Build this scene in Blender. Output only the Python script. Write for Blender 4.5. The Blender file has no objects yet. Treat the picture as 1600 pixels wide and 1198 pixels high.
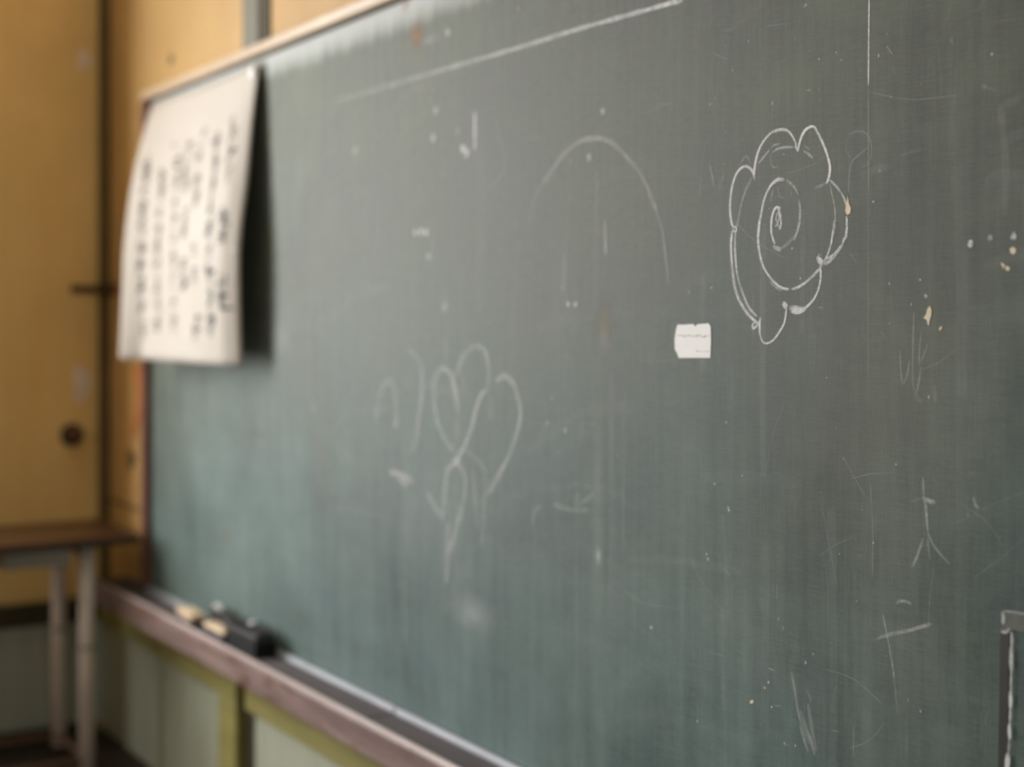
import bpy, bmesh, math, random
from mathutils import Vector, Matrix, noise

sc = bpy.context.scene
col = sc.collection
R = math.radians

# ---------------------------------------------------------------- camera
# x runs along the blackboard wall, the board's face is the plane y = 0 and the room lies at y < 0
CAM = Vector((4.452, -1.31, 1.27))
cd = bpy.data.cameras.new('camera'); cam = bpy.data.objects.new('camera', cd); col.objects.link(cam)
PHI = R(32.5786)
cam.location = CAM
cam.rotation_euler = (R(90), 0, R(90) - PHI)
cd.lens = 50; cd.sensor_width = 36; cd.sensor_fit = 'HORIZONTAL'
cd.shift_y = -0.06; cd.clip_start = 0.02
cd.dof.use_dof = True; cd.dof.focus_distance = 1.80; cd.dof.aperture_fstop = 1.8
sc.camera = cam

# ---------------------------------------------------------------- light and exposure
sc.view_settings.view_transform = 'Standard'; sc.view_settings.look = 'None'
sc.view_settings.gamma = 1; sc.view_settings.exposure = 0.0
sc.view_settings.use_curve_mapping = False
sc.cycles.transparent_max_bounces = 40
w = bpy.data.worlds.new('sky'); sc.world = w; w.use_nodes = True
w.node_tree.nodes['Background'].inputs[0].default_value = (0.62, 0.78, 1.0, 1)
w.node_tree.nodes['Background'].inputs[1].default_value = 0.5
def area(name, loc, rot, sx, sy, power, color):
    l = bpy.data.lights.new(name, 'AREA'); l.shape = 'RECTANGLE'; l.size = sx; l.size_y = sy
    l.energy = power; l.color = color
    o = bpy.data.objects.new(name, l); o.location = loc; o.rotation_euler = rot; col.objects.link(o)
    return o
WIN = [(-2.35, -0.90), (-4.55, -3.10), (-6.75, -5.30)]          # window openings in the left wall (y range)
WZ = (0.65, 2.6)
for i, (a, b) in enumerate(WIN):
    area('window_daylight', (-0.16, (a + b) / 2, sum(WZ) / 2), (0, R(-90), 0), WZ[1] - WZ[0], b - a, (158, 16, 10)[i], (1.0, 0.992, 0.98))
CWIN = [(-2.6, -0.9), (-5.0, -3.3)]                               # corridor side windows in the right wall
for i, (a, b) in enumerate(CWIN):
    area('corridor_daylight', (8.66, (a + b) / 2, 1.75), (0, R(90), 0), 1.3, b - a, 20, (0.92, 0.97, 1.0))

# ---------------------------------------------------------------- helpers
def tag(o, label=None, cat=None, group=None, kind=None):
    if label: o['label'] = label
    if cat: o['category'] = cat
    if group: o['group'] = group
    if kind: o['kind'] = kind
    return o
def empty(name, loc, label, cat, group=None, rz=0):
    o = bpy.data.objects.new(name, None); o.location = loc; o.rotation_euler = (0, 0, rz); col.objects.link(o)
    o.empty_display_size = .1
    return tag(o, label, cat, group)
def obj(name, bm, m, parent=None, smooth=False, bevel=0, label=None):
    me = bpy.data.meshes.new(name); bm.to_mesh(me); bm.free()
    me.materials.append(m)
    if smooth:
        for p in me.polygons: p.use_smooth = True
    o = bpy.data.objects.new(name, me); col.objects.link(o)
    if parent is not None: o.parent = parent
    if bevel:
        b = o.modifiers.new('bevel', 'BEVEL'); b.width = bevel; b.segments = 3; b.limit_method = 'ANGLE'; b.angle_limit = R(40)
    if label: o['label'] = label
    return o
def bx(bm, x0, x1, y0, y1, z0, z1):
    v = [bm.verts.new((x, y, z)) for x in (x0, x1) for y in (y0, y1) for z in (z0, z1)]
    for f in ((0, 1, 3, 2), (4, 6, 7, 5), (0, 4, 5, 1), (2, 3, 7, 6), (0, 2, 6, 4), (1, 5, 7, 3)):
        bm.faces.new([v[i] for i in f])
    return bm
def box(*a): return bx(bmesh.new(), *a)
def tube(bm, p, q, r, seg=16, r2=None):
    p = Vector(p); q = Vector(q); d = (q - p); r2 = r if r2 is None else r2
    m = d.to_track_quat('Z', 'Y').to_matrix()
    a, b = [], []
    for i in range(seg):
        t = 2 * math.pi * i / seg; c = m @ Vector((math.cos(t), math.sin(t), 0))
        a.append(bm.verts.new(p + c * r)); b.append(bm.verts.new(q + c * r2))
    for i in range(seg):
        j = (i + 1) % seg; bm.faces.new((a[i], a[j], b[j], b[i]))
    bm.faces.new(a[::-1]); bm.faces.new(b)
    return bm
def lathe(bm, c, axis, prof, seg=24):
    c = Vector(c); m = Vector(axis).to_track_quat('Z', 'Y').to_matrix(); rings = []
    for r, h in prof:
        rings.append([bm.verts.new(c + m @ Vector((r * math.cos(2 * math.pi * i / seg), r * math.sin(2 * math.pi * i / seg), h))) for i in range(seg)])
    for a, b in zip(rings, rings[1:]):
        for i in range(seg):
            j = (i + 1) % seg; bm.faces.new((a[i], a[j], b[j], b[i]))
    bm.faces.new(rings[0][::-1]); bm.faces.new(rings[-1])
    return bm
def prism_xz(pts, y0, y1):
    """polygon given in (x, z), extruded between two y values"""
    bm = bmesh.new()
    a = [bm.verts.new((x, y0, z)) for x, z in pts]; b = [bm.verts.new((x, y1, z)) for x, z in pts]
    n = len(pts)
    bm.faces.new(a); bm.faces.new(b[::-1])
    for i in range(n):
        j = (i + 1) % n; bm.faces.new((a[j], a[i], b[i], b[j]))
    bmesh.ops.recalc_face_normals(bm, faces=bm.faces)
    return bm

# ---------------------------------------------------------------- materials
def srgb(r, g, b):
    f = lambda c: (c / 255 / 12.92) if c / 255 <= .04045 else ((c / 255 + .055) / 1.055) ** 2.4
    return (f(r), f(g), f(b), 1)
class M:
    def __init__(s, name):
        s.m = bpy.data.materials.new(name); s.m.use_nodes = True; s.t = s.m.node_tree; s.n = s.t.nodes; s.l = s.t.links
        s.p = s.n['Principled BSDF']; s.out = s.n['Material Output']
        s.tc = s.n.new('ShaderNodeTexCoord')
    def node(s, t, **k):
        n = s.n.new(t)
        for a, b in k.items(): setattr(n, a, b)
        return n
    def noise(s, scale=(1, 1, 1), sc_=5, det=4, rough=.55, dist=0, off=(0, 0, 0), space='Object'):
        mp = s.n.new('ShaderNodeMapping'); mp.inputs['Scale'].default_value = scale; mp.inputs['Location'].default_value = off
        s.l.new(s.tc.outputs[space], mp.inputs[0])
        n = s.n.new('ShaderNodeTexNoise'); n.inputs['Scale'].default_value = sc_; n.inputs['Detail'].default_value = det
        n.inputs['Roughness'].default_value = rough; n.inputs['Distortion'].default_value = dist
        s.l.new(mp.outputs[0], n.inputs['Vector']); return n.outputs['Fac']
    def mr(s, v, a, b, c=0, d=1, clamp=True):
        n = s.n.new('ShaderNodeMapRange'); n.clamp = clamp
        s.l.new(v, n.inputs[0])
        for i, x in enumerate((a, b, c, d)): n.inputs[i + 1].default_value = x
        return n.outputs[0]
    def math(s, op, a, b=None):
        n = s.n.new('ShaderNodeMath'); n.operation = op
        for i, x in enumerate((a, b)):
            if x is None: continue
            if isinstance(x, (int, float)): n.inputs[i].default_value = x
            else: s.l.new(x, n.inputs[i])
        return n.outputs[0]
    def mix(s, f, a, b, mode='MIX'):
        n = s.n.new('ShaderNodeMix'); n.data_type = 'RGBA'; n.blend_type = mode
        for i, x in ((0, f), (6, a), (7, b)):
            if isinstance(x, (int, float)): n.inputs[i].default_value = x
            elif isinstance(x, tuple): n.inputs[i].default_value = x
            else: s.l.new(x, n.inputs[i])
        return n.outputs[2]
    def base(s, c):
        if isinstance(c, tuple): s.p.inputs['Base Color'].default_value = c
        else: s.l.new(c, s.p.inputs['Base Color'])
    def rough(s, r, spec=.5):
        if isinstance(r, (int, float)): s.p.inputs['Roughness'].default_value = r
        else: s.l.new(r, s.p.inputs['Roughness'])
        s.p.inputs['Specular IOR Level'].default_value = spec
    def bump(s, h, strength=.3, dist=.002):
        n = s.n.new('ShaderNodeBump'); n.inputs['Strength'].default_value = strength; n.inputs['Distance'].default_value = dist
        s.l.new(h, n.inputs['Height']); s.l.new(n.outputs[0], s.p.inputs['Normal'])
def simple(name, c, rough=.6, var=.25, scale=(1, 1, 1), sc_=8, metal=0, spec=.5, bump=.1):
    m = M(name); n = m.noise(scale, sc_, 5)
    dark = tuple(x * (1 - var) for x in c[:3]) + (1,); lite = tuple(min(1, x * (1 + var)) for x in c[:3]) + (1,)
    m.base(m.mix(m.mr(n, .3, .7), dark, lite)); m.rough(rough, spec); m.p.inputs['Metallic'].default_value = metal
    if bump: m.bump(n, bump)
    return m.m
def wood(name, c1, c2, axis=0, rough=.5, var=1.0, worn=None):
    m = M(name); s = [28, 28, 28]; s[axis] = 1.6
    n = m.noise(tuple(s), 1.6, 6, .6, .6); n2 = m.noise((1, 1, 1), 4.5, 3)
    c = m.mix(m.mr(n, .32, .68), c1, c2); c = m.mix(m.mr(n2, .3, .75, 0, .35 * var), c, tuple(x * .45 for x in c1[:3]) + (1,))
    if worn:
        n3 = m.noise((1.2, 3, 3), 5, 5, .7, off=(3, 1, 7)); c = m.mix(m.mr(n3, .5, .62, 0, .8), c, worn)
    m.base(c); m.rough(rough); m.bump(n, .15, .001)
    return m.m

# painted plywood wall with grime, scuffs and vertical runs
def wall_mat(name, c, seed=0):
    m = M(name)
    big = m.noise((1, 1, 1), 1.4, 4, .6, off=(seed, 2, 1)); run = m.noise((9, 9, .7), 2.2, 5, .6, off=(seed, 0, 0)); sp = m.noise((1, 1, 1), 17, 3, .5, off=(0, seed, 3))
    col_ = m.mix(m.mr(big, .3, .7), c, tuple(x * .80 for x in c[:3]) + (1,))
    col_ = m.mix(m.mr(run, .45, .8, 0, .35), col_, tuple(x * y for x, y in zip(c[:3], (.72, .62, .45))) + (1,))
    col_ = m.mix(m.mr(sp, .68, .76, 0, .55), col_, tuple(x * y for x, y in zip(c[:3], (.5, .42, .3))) + (1,))
    m.base(col_); m.rough(.62, .35); m.bump(run, .12, .003)
    return m.m
MAT = {}
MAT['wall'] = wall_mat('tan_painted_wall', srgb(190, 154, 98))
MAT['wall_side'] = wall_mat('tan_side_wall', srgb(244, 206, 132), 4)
MAT['plaster'] = simple('off_white_plaster', srgb(212, 206, 192), .8, .06, sc_=3)
MAT['floor'] = wood('dark_oiled_floorboards', srgb(58, 42, 30), srgb(34, 25, 19), 1, .55)
MAT['rail'] = simple('olive_green_paint', srgb(152, 144, 84), .55, .14, (1, 1, 6), 5)
MAT['panel'] = simple('grey_green_paint', srgb(172, 176, 156), .6, .10, (8, 8, 1), 3)
MAT['gap'] = simple('dark_olive_gap_shade', srgb(58, 52, 28), .8, .2)  # real gaps and ironwork, plus strips of painted shade
MAT['post'] = simple('dark_olive_corner_post', srgb(92, 74, 34), .7, .2, (6, 6, 1))
MAT['conduit'] = simple('grey_olive_batten', srgb(98, 94, 76), .6, .12, (6, 6, 1))
MAT['frame'] = wood('pinkish_worn_wood', srgb(184, 158, 128), srgb(214, 190, 160), 0, .45)
MAT['frame_side'] = wood('dark_red_wood', srgb(112, 70, 56), srgb(140, 96, 78), 2, .5)
MAT['tray'] = wood('mauve_brown_worn_wood', srgb(120, 98, 94), srgb(162, 138, 132), 0, .42, worn=srgb(96, 62, 50))
MAT['ledge'] = simple('dusty_dark_tray_bottom', srgb(92, 86, 86), .85, .14, (2, 8, 8), 5)
MAT['nose'] = wood('pale_worn_highlight', srgb(222, 200, 196), srgb(240, 226, 224), 0, .28)
MAT['strip'] = simple('chalk_white_strip', srgb(196, 200, 210), .5, .12, (2, 9, 9), 5)
MAT['desk_top'] = wood('brown_varnished_wood', srgb(80, 48, 21), srgb(54, 31, 14), 1, .4)
MAT['leg'] = simple('grey_mauve_painted_steel', srgb(222, 206, 192), .45, .15, sc_=6, spec=.5)
MAT['metal_box'] = simple('grey_painted_steel', srgb(150, 145, 130), .5, .12, sc_=6)
MAT['foot'] = simple('brown_painted_steel', srgb(92, 66, 52), .5, .2)
MAT['felt_navy'] = simple('navy_felt', srgb(34, 34, 58), .95, .2, sc_=60)
MAT['felt_black'] = simple('black_felt', srgb(14, 15, 19), .95, .2, sc_=60)
MAT['cream'] = simple('cream_grip', srgb(226, 202, 170), .5, .08)
MAT['black'] = simple('black_plastic', srgb(44, 43, 45), .42, .2)
MAT['strap'] = simple('dark_strap', srgb(60, 56, 58), .6, .1)
MAT['chrome'] = simple('polished_metal', srgb(236, 236, 240), .16, .03, metal=1, bump=0)
MAT['magnet'] = simple('white_glossy_plastic', srgb(255, 255, 255), .12, .02, bump=0)
MAT['rust'] = simple('rusty_iron', srgb(86, 52, 26), .7, .35, sc_=30)
MAT['filler'] = simple('white_filler', srgb(226, 206, 180), .8, .1, sc_=20)
MAT['orange_shadow'] = simple('orange_sheet_shadow', srgb(190, 112, 40), .6, .25, (4, 4, 1))
MAT['chip'] = simple('bare_board_under_paint', srgb(238, 222, 196), .8, .12, sc_=60)
MAT['patch'] = simple('white_sticker_paper', srgb(255, 254, 252), .7, .05, (3, 3, 8), 20)
MAT['tape_dark'] = simple('brown_tape_residue', srgb(50, 52, 46), .5, .2, sc_=30)
MAT['tape_grey'] = simple('grey_tape', srgb(96, 100, 96), .45, .3, sc_=40)
MAT['ink'] = simple('black_ink', srgb(52, 45, 42), .7, .2, bump=0)

# blackboard: green paint under years of wiped chalk
def board_mat():
    m = M('green_blackboard')
    streak = m.noise((22, 1, .8), 1.5, 6, .62)                     # wiping streaks run up and down
    streak2 = m.noise((34, 1, 1.6), 1.6, 5, .62, .4, off=(5, 0, 1))
    cloud = m.noise((1, 1, .75), 1.9, 5, .6, .9, off=(1.5, 0, .4))
    cloud2 = m.noise((1, 1, .5), 5.5, 5, .6, 1.2, off=(7, 0, 2))
    weave_h = m.noise((14, 1, 260), 2.0, 3, .7)
    weave_v = m.noise((330, 1, 14), 1.6, 3, .7, off=(2, 0, 4))
    grain = m.noise((1, 1, 1), 420, 2, .5)
    hue = m.noise((1, 1, .9), 1.1, 3, .5, .5, off=(3, 0, 9))
    sweep = m.noise((2.2, 1, 9), 1.3, 5, .65, 1.5, off=(11, 0, 5))
    def add(*t):
        r = None
        for v, k in t:
            x = m.math('MULTIPLY', m.math('SUBTRACT', v, .5), k); r = x if r is None else m.math('ADD', r, x)
        return r
    d = add((streak, .52), (streak2, .38), (cloud, 1.0), (cloud2, .6), (weave_h, .50), (weave_v, .42), (grain, .34), (sweep, .38))
    dust = m.mr(m.math('ADD', d, .36), 0, 1, 0, 1)
    # hue drifts from bluish green low down to a browner olive higher up
    sep = m.node('ShaderNodeSeparateXYZ'); m.l.new(m.tc.outputs['Object'], sep.inputs[0])
    hz = m.math('ADD', m.mr(sep.outputs[2], .55, 1.75), m.math('MULTIPLY', m.math('SUBTRACT', hue, .5), 1.5))
    paint = m.mix(m.mr(hz, .2, .8), srgb(40, 63, 61), srgb(48, 54, 46))
    chalk = m.mix(m.mr(hz, .2, .8), srgb(148, 172, 168), srgb(160, 166, 148))
    # a band just below the frame and one above the tray where the wiper never reaches
    edge = m.mr(m.math('ADD', sep.outputs[2], m.math('MULTIPLY', m.math('SUBTRACT', streak2, .5), .06)), 1.832, 1.878, 0, .62)
    edgeb = m.mr(m.math('ADD', sep.outputs[2], m.math('MULTIPLY', m.math('SUBTRACT', cloud2, .5), .05)), .60, .53, 0, .08)
    dust2 = m.math('MINIMUM', m.math('ADD', m.math('ADD', dust, edge), edgeb), .9)
    m.base(m.mix(m.math('MULTIPLY', edge, 1.2), m.mix(m.math('MULTIPLY', dust2, .58), paint, chalk), srgb(190, 194, 194)))
    m.p.inputs['Sheen Weight'].default_value = .14; m.p.inputs['Sheen Roughness'].default_value = .45; m.p.inputs['Sheen Tint'].default_value = (.93, .97, .88, 1)
    m.rough(m.mr(dust, 0, 1, .58, .78), .4)
    m.bump(weave_h, .05, .0004)
    return m.m
MAT['board'] = board_mat()

# chalk on the board: a powdery layer, thicker in the middle of a stroke; 'thick' is stored on the mesh
def chalk_mat(name, color, radial=False):
    m = M(name)
    at = m.node('ShaderNodeAttribute'); at.attribute_name = 'thick'
    uv = m.node('ShaderNodeUVMap'); uv.uv_map = 'UVMap'
    sp = m.node('ShaderNodeSeparateXYZ'); m.l.new(uv.outputs[0], sp.inputs[0])
    if radial:
        x2 = m.math('MULTIPLY', sp.outputs[0], sp.outputs[0]); y2 = m.math('MULTIPLY', sp.outputs[1], sp.outputs[1])
        r = m.math('SQRT', m.math('ADD', x2, y2))
        fall = m.mr(r, 1, .0); fall = m.math('POWER', fall, 1.25)
        g = m.noise((55, 1, 5), 1.6, 5, .65); g2 = m.noise((1, 1, 1), 26, 4, .6)
        gr = m.math('MULTIPLY', m.mr(g, .25, .65, .35, 1.2, False), m.mr(g2, .3, .7, .6, 1.2, False))
    else:
        v = m.math('ABSOLUTE', m.math('SUBTRACT', sp.outputs[1], .5))
        fall = m.mr(v, .5, .36)
        g = m.noise((1, 1, 1), 900, 3, .7); g2 = m.noise((1, 1, 1), 130, 3, .6)
        gr = m.math('MULTIPLY', m.mr(g, .38, .52, .35, 1.35), m.mr(g2, .3, .6, .6, 1.1))
    a = m.math('MULTIPLY', m.math('MULTIPLY', fall, gr), at.outputs['Fac'])
    m.base(color); m.rough(.9, .1); m.l.new(m.math('MINIMUM', a, 1.0), m.p.inputs['Alpha'])
    return m.m
MAT['chalk'] = chalk_mat('white_chalk', srgb(248, 250, 250))
MAT['dust_d'] = chalk_mat('grey_chalk_dust', srgb(196, 202, 200), True)
MAT['dust_w'] = chalk_mat('white_chalk_dust', srgb(228, 230, 232), True)
MAT['dust_b'] = chalk_mat('bluish_chalk_dust', srgb(150, 180, 190), True)
MAT['dust_t'] = chalk_mat('tan_stain', srgb(172, 164, 144), True)
MAT['dust_o'] = chalk_mat('orange_brown_stain', srgb(196, 150, 118), True)
def paper_mat():
    m = M('cream_paper'); n = m.noise((1, 1, 1), 3, 4); n2 = m.noise((1, 1, 1), 90, 3)
    m.base(m.mix(m.mr(n, .3, .7), srgb(200, 193, 185), srgb(192, 184, 173))); m.rough(.8, .2); m.bump(n2, .1, .0005)
    tr = m.node('ShaderNodeBsdfTranslucent'); tr.inputs[0].default_value = srgb(236, 200, 140)
    mx = m.node('ShaderNodeMixShader'); mx.inputs[0].default_value = .04
    m.l.new(m.p.outputs[0], mx.inputs[1]); m.l.new(tr.outputs[0], mx.inputs[2]); m.l.new(mx.outputs[0], m.out.inputs[0])
    return m.m
MAT['paper'] = paper_mat()

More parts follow.
